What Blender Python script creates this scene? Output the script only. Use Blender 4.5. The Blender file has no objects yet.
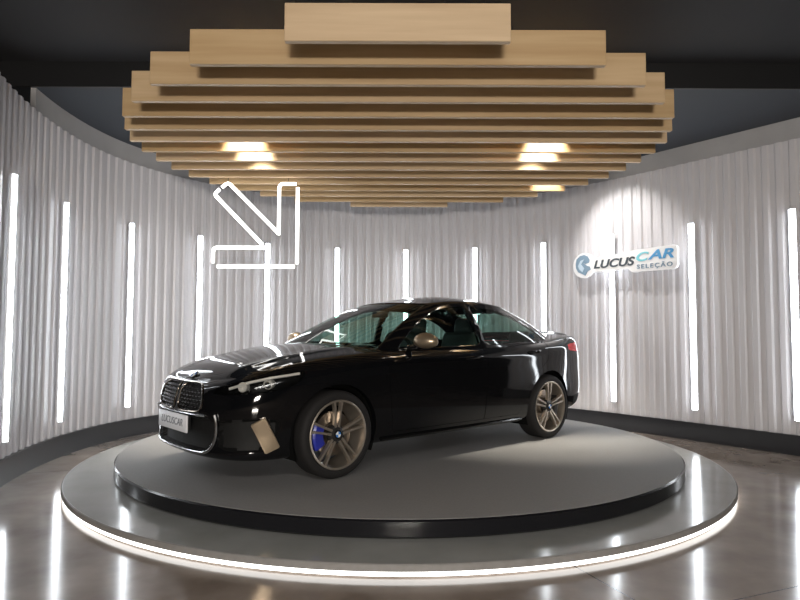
import bpy, bmesh, math, random
import numpy as np
from mathutils import Vector, Matrix
random.seed(4)
C = bpy.context.scene.collection
PI = math.pi

# ------------------------------------------------------------------ materials
def mat(name, col=(.5, .5, .5), rough=.5, metal=0., spec=.5, coat=0., emit=None, es=0.):
    m = bpy.data.materials.new(name); m.use_nodes = True
    b = m.node_tree.nodes['Principled BSDF']
    b.inputs['Base Color'].default_value = (*col, 1)
    b.inputs['Roughness'].default_value = rough
    b.inputs['Metallic'].default_value = metal
    b.inputs['Specular IOR Level'].default_value = spec
    b.inputs['Coat Weight'].default_value = coat
    b.inputs['Coat Roughness'].default_value = .03
    if emit:
        b.inputs['Emission Color'].default_value = (*emit, 1)
        b.inputs['Emission Strength'].default_value = es
    return m

def noise_mat(name, c1, c2, scale, rough=(.4, .5), detail=6, stretch=(1, 1, 1), bump=0., spec=.5, metal=0., coord='Object', coat=0.):
    m = mat(name, c1, rough[0], metal, spec, coat); nt = m.node_tree; N = nt.nodes; L = nt.links
    b = N['Principled BSDF']
    tc = N.new('ShaderNodeTexCoord'); mp = N.new('ShaderNodeMapping'); mp.inputs['Scale'].default_value = stretch
    nz = N.new('ShaderNodeTexNoise'); nz.inputs['Scale'].default_value = scale; nz.inputs['Detail'].default_value = detail
    L.new(tc.outputs[coord], mp.inputs['Vector']); L.new(mp.outputs['Vector'], nz.inputs['Vector'])
    cr = N.new('ShaderNodeValToRGB')
    cr.color_ramp.elements[0].position = .3; cr.color_ramp.elements[1].position = .7
    cr.color_ramp.elements[0].color = (*c1, 1); cr.color_ramp.elements[1].color = (*c2, 1)
    L.new(nz.outputs['Fac'], cr.inputs['Fac']); L.new(cr.outputs['Color'], b.inputs['Base Color'])
    mr = N.new('ShaderNodeMapRange'); mr.inputs['To Min'].default_value = rough[0]; mr.inputs['To Max'].default_value = rough[1]
    L.new(nz.outputs['Fac'], mr.inputs['Value']); L.new(mr.outputs['Result'], b.inputs['Roughness'])
    if bump:
        bp = N.new('ShaderNodeBump'); bp.inputs['Strength'].default_value = bump; bp.inputs['Distance'].default_value = .01
        L.new(nz.outputs['Fac'], bp.inputs['Height']); L.new(bp.outputs['Normal'], b.inputs['Normal'])
    return m

def emission(name, col, s):
    m = bpy.data.materials.new(name); m.use_nodes = True; nt = m.node_tree
    nt.nodes.remove(nt.nodes['Principled BSDF'])
    e = nt.nodes.new('ShaderNodeEmission'); e.inputs['Color'].default_value = (*col, 1); e.inputs['Strength'].default_value = s
    nt.links.new(e.outputs[0], nt.nodes['Material Output'].inputs['Surface'])
    return m

def thin_glass(name, tint, ior=1.5, rough=.0):
    m = bpy.data.materials.new(name); m.use_nodes = True; nt = m.node_tree; N = nt.nodes; L = nt.links
    N.remove(N['Principled BSDF'])
    t = N.new('ShaderNodeBsdfTransparent'); t.inputs['Color'].default_value = (*tint, 1)
    g = N.new('ShaderNodeBsdfGlossy'); g.inputs['Roughness'].default_value = rough
    f = N.new('ShaderNodeFresnel'); ge = N.new('ShaderNodeNewGeometry')
    mi = N.new('ShaderNodeMapRange'); mi.inputs['To Min'].default_value = ior; mi.inputs['To Max'].default_value = 1 / ior   # a thin pane reflects alike from both sides
    L.new(ge.outputs['Backfacing'], mi.inputs['Value']); L.new(mi.outputs['Result'], f.inputs['IOR'])
    mx = N.new('ShaderNodeMixShader')
    L.new(f.outputs[0], mx.inputs[0]); L.new(t.outputs[0], mx.inputs[1]); L.new(g.outputs[0], mx.inputs[2])
    L.new(mx.outputs[0], N['Material Output'].inputs['Surface'])
    return m

TUBE_S, NEON_S, RING_S = 17.0, 6.0, 3.6
M = {}
M['tube'] = emission('led_tube_light', (.90, .955, 1.0), TUBE_S)
M['neon'] = emission('neon_light', (1.0, .98, .94), NEON_S)
M['ring'] = emission('led_strip_light', (1.0, .985, .95), RING_S)
M['lens'] = emission('spot_lens', (1.0, .95, .82), 30)
M['channel'] = mat('led_channel', (.75, .77, .8), .35)
M['black_metal'] = mat('black_metal', (.012, .012, .013), .4)
M['panel'] = noise_mat('corrugated_plastic', (.575, .560, .580), (.59, .575, .595), 6.0, (.33, .33), spec=.4)
M['band'] = noise_mat('band_paint', (.36, .355, .36), (.40, .395, .40), 4.0, (.5, .6))
M['ceil'] = noise_mat('ceiling_paint', (.028, .029, .034), (.034, .035, .040), 1.2, (.7, .85))
M['ceil_low'] = noise_mat('lower_ceiling_paint', (.040, .047, .060), (.05, .057, .070), 1.5, (.6, .8))
M['room'] = noise_mat('showroom_wall_paint', (.05, .048, .047), (.06, .058, .056), 1.0, (.6, .8))
M['curb'] = mat('black_curb', (.016, .016, .019), .3, spec=.42)
M['deck'] = noise_mat('turntable_deck', (.25, .243, .237), (.28, .273, .267), 60.0, (.65, .75), bump=.05, spec=.3)
M['deck_side'] = mat('turntable_side', (.008, .008, .010), .18, spec=.5)
M['disc_lip'] = noise_mat('disc_lip', (.22, .21, .20), (.26, .25, .24), 20, (.4, .5))

def wood_mat():
    m = noise_mat('light_oak_slat', (.49, .34, .19), (.60, .44, .265), 3.0, (.42, .55), detail=8, stretch=(.35, 1, 6))
    nt = m.node_tree; N = nt.nodes; L = nt.links; b = N['Principled BSDF']       # boards differ a little in tone
    src = b.inputs['Base Color'].links[0].from_socket
    oi = N.new('ShaderNodeObjectInfo'); mr = N.new('ShaderNodeMapRange'); mr.inputs['To Min'].default_value = .84; mr.inputs['To Max'].default_value = 1.1
    hs = N.new('ShaderNodeHueSaturation'); ms = N.new('ShaderNodeMapRange'); ms.inputs['To Min'].default_value = 1.15; ms.inputs['To Max'].default_value = .92
    L.new(oi.outputs['Random'], mr.inputs['Value']); L.new(oi.outputs['Random'], ms.inputs['Value'])
    L.new(src, hs.inputs['Color']); L.new(mr.outputs['Result'], hs.inputs['Value']); L.new(ms.outputs['Result'], hs.inputs['Saturation']); L.new(hs.outputs['Color'], b.inputs['Base Color'])
    return m
M['wood'] = wood_mat()

def floor_mat(name, ca, cb, joints, r=(.10, .2)):
    m = noise_mat(name, ca, cb, 2.6, r, detail=4, bump=0, coord='Object')
    nt = m.node_tree; N = nt.nodes; L = nt.links; b = N['Principled BSDF']
    b.inputs['Specular IOR Level'].default_value = .6
    if joints:
        base = b.inputs['Base Color'].links[0].from_socket
        tc = N['Texture Coordinate'] if 'Texture Coordinate' in N else [n for n in N if n.type == 'TEX_COORD'][0]
        sx = N.new('ShaderNodeSeparateXYZ'); L.new(tc.outputs['Object'], sx.inputs[0])
        def math_(op, a, bb):
            n = N.new('ShaderNodeMath'); n.operation = op
            for i, v in enumerate((a, bb)):
                if hasattr(v, 'is_output'): L.new(v, n.inputs[i])
                elif v is not None: n.inputs[i].default_value = v
            return n.outputs[0]
        def line(ax, ay, off, P):
            e = math_('ADD', math_('MULTIPLY', sx.outputs[0], ax), math_('MULTIPLY', sx.outputs[1], ay))
            e = math_('ADD', e, 50 * P + P / 2 - off)
            md = math_('MODULO', e, P)
            return math_('LESS_THAN', math_('ABSOLUTE', math_('SUBTRACT', md, P / 2), None), .0045)
        k = math_('MAXIMUM', line(.93, .37, 2.15, 4.2), line(-.37, .93, 2.195, 4.2))
        mx = N.new('ShaderNodeMix'); mx.data_type = 'RGBA'
        L.new(k, mx.inputs['Factor']); L.new(base, mx.inputs['A']); mx.inputs['B'].default_value = (.03, .027, .025, 1)
        L.new(mx.outputs['Result'], b.inputs['Base Color'])
    return m
M['floor'] = floor_mat('polished_concrete', (.20, .158, .128), (.33, .275, .235), True, (.10, .17))
M['disc'] = floor_mat('polished_grey_disc', (.30, .305, .29), (.37, .375, .36), False, (.10, .16))

M['paint'] = mat('black_car_paint', (.0035, .0037, .0045), .05, spec=.5)
M['glass'] = thin_glass('tinted_car_glass', (.50, .66, .60))
M['rear_glass'] = thin_glass('dark_car_glass', (.40, .55, .50))
M['lens_glass'] = thin_glass('headlight_glass', (.85, .87, .88))
M['rubber'] = mat('tyre_rubber', (.013, .012, .012), .75, spec=.3)
M['liner'] = mat('arch_liner', (.004, .004, .004), .9, spec=.1)
M['alloy'] = mat('machined_alloy', (.58, .51, .43), .30, metal=.85)
M['alloy_dark'] = mat('dark_alloy', (.045, .043, .042), .35, metal=.6)
M['disc_steel'] = mat('brake_steel', (.32, .28, .24), .35, metal=1)
M['blue'] = mat('blue_caliper', (.02, .03, .30), .3, coat=.5)
M['bronze'] = mat('bronze_grey', (.42, .33, .23), .3, metal=.75)
M['chrome'] = mat('chrome', (.75, .75, .76), .08, metal=1)
M['satin'] = mat('satin_silver', (.55, .55, .56), .22, metal=1)
M['dark_chrome'] = mat('dark_chrome', (.23, .20, .17), .15, metal=1)
M['reflector'] = mat('lamp_reflector', (.80, .77, .72), .38, metal=.5)
M['gloss_black'] = mat('gloss_black', (.005, .005, .005), .1)
M['matte_black'] = mat('matte_black', (.007, .007, .007), .65, spec=.3)
M['plate'] = mat('plate_white', (.74, .74, .77), .35)
M['plate_ink'] = mat('plate_ink', (.14, .15, .17), .5)
M['red'] = mat('tail_lamp_red', (.75, .022, .03), .15)
M['seat'] = mat('dark_upholstery', (.018, .017, .017), .6)
M['white_plastic'] = mat('sign_white', (.93, .93, .94), .35)
M['ink_dark'] = mat('sign_dark_letters', (.07, .09, .11), .4)
M['ink_cyan'] = mat('sign_cyan_letters', (.25, .68, .78), .4)
M['ink_blue'] = mat('sign_blue_letters', (.10, .36, .68), .4)
M['ink_steel'] = mat('sign_steel_blue', (.22, .33, .44), .4)
M['emb_blue'] = mat('emblem_blue', (.05, .20, .55), .25)
M['emb_white'] = mat('emblem_white', (.8, .8, .8), .25)

# ------------------------------------------------------------------ helpers
def link(o, parent=None, label=None):
    C.objects.link(o)
    if parent: o.parent = parent
    if label: o['label'] = label
    return o
def finish(name, bm, m, parent=None, smooth=True, angle=40, label=None, up=False):
    bmesh.ops.remove_doubles(bm, verts=bm.verts, dist=1e-5)
    if up:
        bm.normal_update()
        for f in bm.faces:
            if f.normal.z < 0: f.normal_flip()
    me = bpy.data.meshes.new(name); bm.to_mesh(me); bm.free()
    mats = m if isinstance(m, (list, tuple)) else [m]
    for x in mats: me.materials.append(x)
    if smooth and len(me.polygons):
        me.polygons.foreach_set('use_smooth', [True] * len(me.polygons))
        me.set_sharp_from_angle(angle=math.radians(angle))
    return link(bpy.data.objects.new(name, me), parent, label)
def empty(name, loc=(0, 0, 0), rz=0, parent=None):
    o = bpy.data.objects.new(name, None); o.location = loc; o.rotation_euler = (0, 0, rz); o.empty_display_size = .2
    return link(o, parent)
def tag(o, label, cat, group=None):
    o['label'] = label; o['category'] = cat
    if group: o['group'] = group
    return o
def struct(o): o['kind'] = 'structure'; return o
def add_box(bm, c, s, rot=None, bevel=0., seg=2):
    r = bmesh.ops.create_cube(bm, size=1)
    vs = r['verts']
    bmesh.ops.scale(bm, verts=vs, vec=s)
    if bevel:
        es = list({e for v in vs for e in v.link_edges})
        b = bmesh.ops.bevel(bm, geom=es, offset=bevel, segments=seg, affect='EDGES', profile=.5)
        vs = list({v for f in b['faces'] for v in f.verts} | {v for v in vs if v.is_valid})
    if rot is not None: bmesh.ops.rotate(bm, verts=vs, cent=(0, 0, 0), matrix=rot)
    bmesh.ops.translate(bm, verts=vs, vec=c)
    return vs
def add_tube(bm, pts, r, n=10, cap=True, closed=False):
    pts = [Vector(p) for p in pts]; rings = []; k = len(pts); prev = None
    for i, p in enumerate(pts):
        if closed: t = (pts[(i + 1) % k] - pts[i - 1])
        else: t = (pts[min(i + 1, k - 1)] - pts[max(i - 1, 0)])
        t.normalize()
        a = prev if prev is not None else (Vector((0, 0, 1)) if abs(t.z) < .9 else Vector((1, 0, 0)))
        a = (a - t * a.dot(t)).normalized(); prev = a; b = t.cross(a)
        rr = r[i] if isinstance(r, (list, tuple)) else r
        rings.append([bm.verts.new(p + rr * (math.cos(2 * PI * j / n) * a + math.sin(2 * PI * j / n) * b)) for j in range(n)])
    for i in range(k if closed else k - 1):
        A, B = rings[i], rings[(i + 1) % k]
        for j in range(n): bm.faces.new((A[j], A[(j + 1) % n], B[(j + 1) % n], B[j]))
    if cap and not closed:
        bm.faces.new(rings[0][::-1]); bm.faces.new(rings[-1])
def add_lathe(bm, prof, n=48, axis='z', c=(0, 0, 0), closed=False, cap=True):
    rings = []
    for r, h in prof:
        ring = []
        for j in range(n):
            a = 2 * PI * j / n
            x, y = r * math.cos(a), r * math.sin(a)
            p = (x, y, h) if axis == 'z' else (x, h, y)
            ring.append(bm.verts.new((p[0] + c[0], p[1] + c[1], p[2] + c[2])))
        rings.append(ring)
    k = len(rings)
    for i in range(k if closed else k - 1):
        A, B = rings[i], rings[(i + 1) % k]
        for j in range(n): bm.faces.new((A[j], A[(j + 1) % n], B[(j + 1) % n], B[j]))
    if not closed and cap:
        for ring in (rings[0], rings[-1]):
            if (ring[0].co - ring[n // 2].co).length > 1e-4: bm.faces.new(ring)
    bmesh.ops.recalc_face_normals(bm, faces=bm.faces)
def add_prism(bm, pts, fn, d0, d1):
    """pts 2D outline -> prism between depths d0 and d1 using fn(a, b, depth)"""
    A = [bm.verts.new(fn(a, b, d0)) for a, b in pts]; B = [bm.verts.new(fn(a, b, d1)) for a, b in pts]
    n = len(pts)
    for i in range(n): bm.faces.new((A[i], A[(i + 1) % n], B[(i + 1) % n], B[i]))
    bm.faces.new(A[::-1]); bm.faces.new(B)
    bmesh.ops.recalc_face_normals(bm, faces=bm.faces)

def nspline(xs, ys):
    xs = np.asarray(xs, float); ys = np.asarray(ys, float); n = len(xs)
    if ys.ndim == 1: ys = ys[:, None]; flat = True
    else: flat = False
    h = np.diff(xs); A = np.zeros((n, n)); b = np.zeros((n, ys.shape[1]))
    A[0, 0] = A[-1, -1] = 1
    for i in range(1, n - 1):
        A[i, i - 1] = h[i - 1]; A[i, i] = 2 * (h[i - 1] + h[i]); A[i, i + 1] = h[i]
        b[i] = 6 * ((ys[i + 1] - ys[i]) / h[i] - (ys[i] - ys[i - 1]) / h[i - 1])
    m = np.linalg.solve(A, b)
    def f(x):
        x = np.atleast_1d(np.asarray(x, float)); xc = np.clip(x, xs[0], xs[-1])
        i = np.clip(np.searchsorted(xs, xc) - 1, 0, n - 2); d = xc - xs[i]; e = xs[i + 1] - xc; hh = h[i]
        r = (m[i] * e[:, None] ** 3 + m[i + 1] * d[:, None] ** 3) / (6 * hh[:, None]) + (ys[i] / hh[:, None] - m[i] * hh[:, None] / 6) * e[:, None] + (ys[i + 1] / hh[:, None] - m[i + 1] * hh[:, None] / 6) * d[:, None]
        return r[:, 0] if flat else r
    return f
def mspline(xs, ys):   # monotone-ish (PCHIP) spline
    xs = np.asarray(xs, float); ys = np.asarray(ys, float); h = np.diff(xs); dl = np.diff(ys) / h; n = len(xs)
    d = np.zeros(n); d[0] = dl[0]; d[-1] = dl[-1]
    for i in range(1, n - 1):
        if dl[i - 1] * dl[i] > 0:
            w1 = 2 * h[i] + h[i - 1]; w2 = h[i] + 2 * h[i - 1]; d[i] = (w1 + w2) / (w1 / dl[i - 1] + w2 / dl[i])
    def f(x):
        x = np.asarray(x, float); xc = np.clip(x, xs[0], xs[-1]); i = np.clip(np.searchsorted(xs, xc) - 1, 0, n - 2)
        t = (xc - xs[i]) / h[i]
        return (2*t**3-3*t**2+1)*ys[i] + (t**3-2*t**2+t)*h[i]*d[i] + (-2*t**3+3*t**2)*ys[i+1] + (t**3-t**2)*h[i]*d[i+1]
    return f
def in_poly(x, y, poly):
    c = False; j = len(poly) - 1
    for i in range(len(poly)):
        xi, yi = poly[i]; xj, yj = poly[j]
        if (yi > y) != (yj > y) and x < (xj - xi) * (y - yi) / (yj - yi) + xi: c = not c
        j = i
    return c
def smooth_poly(poly, it=2, keep=.25):
    for _ in range(it):
        q = []
        for i in range(len(poly)):
            a = poly[i]; b = poly[(i + 1) % len(poly)]
            q.append((a[0] * (1 - keep) + b[0] * keep, a[1] * (1 - keep) + b[1] * keep))
            q.append((a[0] * keep + b[0] * (1 - keep), a[1] * keep + b[1] * (1 - keep)))
        poly = q
    return poly
def cut(bm, poly, axes, sel, value, lay, margin=.08):
    """bisect the selected faces along each edge of poly (2D in the given axes), then mark faces inside"""
    i0, i1 = axes
    ax = ({0, 1, 2} - set(axes)).pop()
    xs = [p[0] for p in poly]; ys = [p[1] for p in poly]
    lo0, hi0, lo1, hi1 = min(xs) - margin, max(xs) + margin, min(ys) - margin, max(ys) + margin
    for k in range(len(poly)):
        a, b = poly[k], poly[(k + 1) % len(poly)]
        dx, dy = b[0] - a[0], b[1] - a[1]
        ln = math.hypot(dx, dy)
        if ln < 1e-6: continue
        no = [0, 0, 0]; no[i0] = dy / ln; no[i1] = -dx / ln
        co = [0, 0, 0]; co[i0] = a[0]; co[i1] = a[1]
        mx, my, rad = (a[0] + b[0]) / 2, (a[1] + b[1]) / 2, ln / 2 + .13
        fs = []
        for f in bm.faces:
            c = f.calc_center_median()
            if math.hypot(c[i0] - mx, c[i1] - my) < rad and sel(f, c): fs.append(f)
        if not fs: continue
        es = {e for f in fs for e in f.edges}; vs = {v for f in fs for v in f.verts}
        bmesh.ops.bisect_plane(bm, geom=list(fs) + list(es) + list(vs), plane_co=co, plane_no=no, dist=1e-5)
    for f in bm.faces:
        c = f.calc_center_median()
        if lo0 < c[i0] < hi0 and lo1 < c[i1] < hi1 and sel(f, c) and in_poly(c[i0], c[i1], poly): f[lay] = value

def text_obj(name, body, size, mat_, parent, matrix, extrude=.004, sx=1., shear=0., label=None, align='LEFT', space=1., bold=0.):
    cu = bpy.data.curves.new(name, 'FONT'); cu.body = body; cu.size = size; cu.extrude = extrude; cu.align_x = align; cu.align_y = 'CENTER'
    cu.shear = shear; cu.space_character = space; cu.offset = bold
    t = bpy.data.objects.new(name + '_tmp', cu); C.objects.link(t)
    bpy.context.view_layer.update()
    dg = bpy.context.evaluated_depsgraph_get()
    me = bpy.data.meshes.new_from_object(t.evaluated_get(dg))
    bpy.data.objects.remove(t)
    me.name = name; me.materials.clear(); me.materials.append(mat_)
    me.transform(matrix @ Matrix.Diagonal((sx, 1, 1, 1)))
    return link(bpy.data.objects.new(name, me), parent, label)

# ================================================================== SETTING
PX, PY_ = 0.0, 6.185       # centre of the stage
bm = bmesh.new(); add_box(bm, (0, 2.5, -.05), (20, 20, .1)); struct(finish('floor', bm, M['floor'], smooth=False))
CEIL_NEAR, CEIL_LOW, STEP_Y = 3.80, 3.56, 5.67
bm = bmesh.new(); add_box(bm, (0, (-7.5 + STEP_Y) / 2, CEIL_NEAR + .05), (20, STEP_Y + 7.5, .1)); struct(finish('ceiling', bm, M['ceil'], smooth=False))
bm = bmesh.new(); add_box(bm, (0, (STEP_Y + 12.5) / 2, CEIL_LOW + .17), (20, 12.5 - STEP_Y, .34)); struct(finish('ceiling_lower', bm, M['ceil_low'], smooth=False))
bm = bmesh.new(); add_box(bm, (0, STEP_Y - .012, (CEIL_NEAR + CEIL_LOW) / 2), (20, .024, CEIL_NEAR - CEIL_LOW + .0)); struct(finish('trim_1', bm, M['black_metal'], smooth=False))
for nm, c, s in (('wall_left', (-10.05, 2.5, 1.9), (.1, 20.2, 3.9)), ('wall_right', (10.05, 2.5, 1.9), (.1, 20.2, 3.9)),
                 ('wall_far', (0, 12.55, 1.9), (20, .1, 3.9)), ('wall_front', (0, -7.55, 1.9), (20, .1, 3.9))):
    bm = bmesh.new(); add_box(bm, c, s); struct(finish(nm, bm, M['room'], smooth=False))

# curved corrugated wall -------------------------------------------------
WP = [(-3.15, 4.6), (-3.30, 5.1), (-3.46, 6.1), (-3.345, 7.3), (-2.82, 8.3), (-2.0, 9.1), (-1.0, 9.6), (.1, 9.77), (1.17, 9.52), (2.13, 8.95), (2.9, 8.14), (3.53, 7.30), (4.13, 6.5), (4.42, 6.1)]
ch = np.concatenate([[0], np.cumsum([math.dist(WP[i], WP[i + 1]) for i in range(len(WP) - 1)])])
wall_f = nspline(ch, WP)
SS = np.linspace(0, ch[-1], 4000); WXY = wall_f(SS)
ARC = np.concatenate([[0], np.cumsum(np.hypot(*np.diff(WXY, axis=0).T))]); WLEN = ARC[-1]
def wall_at(s):
    x = np.interp(s, ARC, WXY[:, 0]); y = np.interp(s, ARC, WXY[:, 1])
    x2 = np.interp(s + .01, ARC, WXY[:, 0]); y2 = np.interp(s + .01, ARC, WXY[:, 1])
    x1 = np.interp(s - .01, ARC, WXY[:, 0]); y1 = np.interp(s - .01, ARC, WXY[:, 1])
    t = Vector((x2 - x1, y2 - y1, 0)).normalized(); n = Vector((t.y, -t.x, 0))   # n points into the stage
    return Vector((x, y, 0)), t, n
def wall_strip(name, prof, m, z0, z1, thick=None, **k):
    bm = bmesh.new(); cols = []
    for s, d in prof:
        p, t, n = wall_at(s); q = p + n * d
        row = [bm.verts.new((q.x, q.y, z0)), bm.verts.new((q.x, q.y, z1))]
        if thick:
            q2 = p - n * thick; row += [bm.verts.new((q2.x, q2.y, z1)), bm.verts.new((q2.x, q2.y, z0))]
        cols.append(row)
    for a, b in zip(cols, cols[1:]):
        w = len(a)
        for i in range(w if thick else 1): bm.faces.new((a[i], b[i], b[(i + 1) % w], a[(i + 1) % w]))
    if thick: bm.faces.new(cols[0]); bm.faces.new(cols[-1][::-1])
    bmesh.ops.recalc_face_normals(bm, faces=bm.faces)
    return finish(name, bm, m, **k)
PITCH, DEPTH = .138, .017
prof = []; s = 0.
while s < WLEN:
    for f, d in ((0, 0), (.14, DEPTH), (.5, DEPTH), (.64, 0)):
        q = s + f * PITCH
        if q < WLEN: prof.append((q, d))
    s += PITCH
SHEET_TOP = 3.33
struct(wall_strip('wall_back', prof, M['panel'], .205, SHEET_TOP, thick=.02, angle=20))
NP = [(s, -.022) for s in np.linspace(1.12, WLEN, 160)]
struct(wall_strip('trim_2', NP, M['band'], SHEET_TOP - .1, CEIL_LOW, thick=.07))
NP = [(s, .045) for s in np.linspace(0, WLEN, 160)]
struct(wall_strip('baseboard_back', NP, M['curb'], 0, .21, thick=.07))

# ================================================================== LED TUBES
_d = np.gradient(WXY, axis=0); _d /= np.hypot(_d[:, 0], _d[:, 1])[:, None]
OXY = WXY + .07 * np.stack([_d[:, 1], -_d[:, 0]], 1)
def arc_of(px):   # arc position whose plan direction from the camera matches a bearing
    k = px
    v = OXY[:, 0] - k * OXY[:, 1]      # along the line of the tubes, a little inside the wall
    i = np.where(np.sign(v[:-1]) != np.sign(v[1:]))[0]
    return ARC[i[-1]] if len(i) else None
bear = [-3.23 / 5.09, -3.38 / 6.17, -3.22 / 7.33, -2.7 / 8.26, -1.96 / 9.05, -.97 / 9.46, .09 / 9.76, 1.15 / 9.43, 2.07 / 8.84, 2.81 / 8.12, 3.41 / 7.15, 4.07 / 6.33]
order = ['leftmost', 'second from the left', 'third from the left', 'next left of the arrow', 'behind the arrow head',
         'next right of the arrow', 'behind the car roof middle', 'behind the car roof rear', 'behind the car tail', 'behind the shop sign', 'next right of the sign', 'rightmost']
TZ0, TZ1 = .36, 2.58
for i, (b, w) in enumerate(zip(bear, order)):
    p, t, n = wall_at(arc_of(b))
    rz = math.atan2(t.y, t.x)
    e = empty('led_tube', (p + n * .042) + Vector((0, 0, TZ0)), rz)
    tag(e, 'upright white LED tube on the ribbed wall, ' + w, 'light', 'LED tubes on the curved wall')
    bm = bmesh.new(); add_box(bm, (0, -.008, (TZ1 - TZ0) / 2), (.07, .016, TZ1 - TZ0), bevel=.003); finish('channel', bm, M['channel'], e)
    bm = bmesh.new()
    add_prism(bm, [(.033 * math.cos(a), -.016 - .026 * math.sin(a)) for a in np.linspace(0, PI, 12)], lambda a, b_, d: (a, b_, d), .006, TZ1 - TZ0 - .006)
    finish('diffuser', bm, M['tube'], e)
    for z in (0, TZ1 - TZ0 - .008):
        bm = bmesh.new(); add_box(bm, (0, -.024, z + .004), (.068, .034, .01), bevel=.002); finish('end_cap', bm, M['channel'], e)

# ================================================================== STAGE
RR, RH, PR, PH = 2.955, .075, 2.585, .189
e = empty('round_stage_base', (PX, PY_, 0)); tag(e, 'large low polished grey floor disc rimmed by glowing white LED strip under the turntable', 'stage')
bm = bmesh.new(); add_lathe(bm, [(RR - .06, .001), (RR - .03, .038), (RR - .03, RH - .004), (.0001, RH - .004)], 160); finish('base', bm, M['matte_black'], e)
bm = bmesh.new(); add_lathe(bm, [(RR - .012, RH), (.0001, RH)], 160, cap=False)
finish('top_surface', bm, M['disc'], e, up=True)
bm = bmesh.new(); add_lathe(bm, [(RR - .028, .036), (RR, .036), (RR, RH - .006), (RR - .006, RH), (RR - .012, RH)], 160, cap=False); finish('rim', bm, M['disc_lip'], e)
bm = bmesh.new(); add_lathe(bm, [(RR - .024, .010), (RR - .008, .010), (RR - .008, .035), (RR - .024, .035)], 160, closed=True); finish('led_strip', bm, M['ring'], e)
e = empty('turntable', (PX, PY_, RH)); tag(e, 'round matte grey turntable with glossy black edge carrying the car', 'turntable')
T = PH - RH
bm = bmesh.new(); add_lathe(bm, [(PR - .01, .006), (PR, .016), (PR, T - .012), (PR - .012, T - .002)], 160, cap=False); finish('edge', bm, M['deck_side'], e)
bm = bmesh.new(); add_lathe(bm, [(PR - .012, T - .004), (PR - .013, T), (.0001, T)], 160, cap=False); finish('deck', bm, M['deck'], e, up=True)
bm = bmesh.new(); add_lathe(bm, [(PR - .25, 0), (PR - .25, .01), (.001, .01)], 80); finish('plinth', bm, M['matte_black'], e)

# ================================================================== SLAT CANOPY
HB, BH, BT = 3.03, .237, .045
zs = [3.629 + .3275 * i for i in range(16)]
hw = [.687, 1.374, 1.769, 2.045, 2.262, 2.389, 2.487, 2.515, 2.504, 2.468, 2.392, 2.258, 2.069, 1.802, 1.41, .681]
KS = 1.0
canopy = empty('slat_canopy', (-.02, PY_, HB)); tag(canopy, 'round hanging ceiling feature of parallel light oak boards above the car', 'ceiling feature')
for a, w in zip(zs, hw):
    y = a * KS - PY_ + BT / 2; W = w * KS
    bm = bmesh.new(); add_box(bm, (0, y, BH / 2), (2 * W, BT, BH), bevel=.003, seg=1)
    sl = finish('slat', bm, M['wood'], canopy, angle=30)
    for sx in (-1, 1):
        bm = bmesh.new(); top = (CEIL_NEAR if a * KS < STEP_Y - .1 else CEIL_LOW) - HB
        add_tube(bm, [(sx * W * .42, y, BH - .002), (sx * W * .42, y, top)], .004, 6); finish('hanger_rod', bm, M['black_metal'], sl)

# ceiling spotlights (three lit ones above the boards) -------------------
def spot(x, y, aim, power, size, blend, label, col=(1, .93, .80)):
    e = empty('ceiling_spotlight', (x, y, CEIL_LOW)); tag(e, label, 'light', 'spotlights above the slat canopy')
    d = (Vector(aim) - Vector((x, y, 3.50))).normalized()
    q = d.to_track_quat('-Z', 'Y'); mt = q.to_matrix()
    bm = bmesh.new(); add_tube(bm, [(0, 0, 0), (0, 0, -.03)], .012, 8); add_lathe(bm, [(.04, -.012), (.04, 0)], 20); finish('bracket', bm, M['black_metal'], e)
    bm = bmesh.new(); add_lathe(bm, [(.03, .055), (.045, .05), (.045, -.055), (.038, -.055), (.036, -.045)], 24)
    bm.transform(Matrix.Translation((0, 0, -.058)) @ mt.to_4x4()); finish('housing', bm, M['black_metal'], e)
    bm = bmesh.new(); add_lathe(bm, [(.036, -.046), (.0001, -.048)], 24); bm.transform(Matrix.Translation((0, 0, -.058)) @ mt.to_4x4()); finish('lens', bm, M['lens'], e)
    l = bpy.data.lights.new('spot_beam', 'SPOT'); l.energy = power; l.spot_size = math.radians(size); l.spot_blend = blend; l.color = col; l.shadow_soft_size = .035
    o = bpy.data.objects.new('spot_beam', l); C.objects.link(o); o.parent = e
    o.location = Vector((0, 0, -.058)) + d * .065; o.rotation_euler = q.to_euler()
spot(-1.52, 5.83, (-1.52, 6.4, 1.6), 330, 66, .6, 'front one of the two ceiling spotlights over the boards left of centre')
spot(-1.50, 6.16, (-1.50, 6.8, 1.6), 260, 62, .6, 'rear one of the two ceiling spotlights over the boards left of centre')
spot(1.42, 5.83, (1.42, 6.4, 1.6), 330, 66, .6, 'front one of the two ceiling spotlights over the boards right of centre')
spot(1.42, 6.16, (1.42, 6.8, 1.6), 260, 62, .6, 'rear one of the two ceiling spotlights over the boards right of centre')
spot(1.80, 7.42, (1.88, 8.0, 1.8), 120, 56, .5, 'ceiling spotlight lighting the right end of a short rear board')
spot(2.02, 7.74, (2.97, 8.0, 2.25), 115, 78, .8, 'ceiling spotlight beyond the boards aimed at the shop sign', (1, .97, .93))

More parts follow.
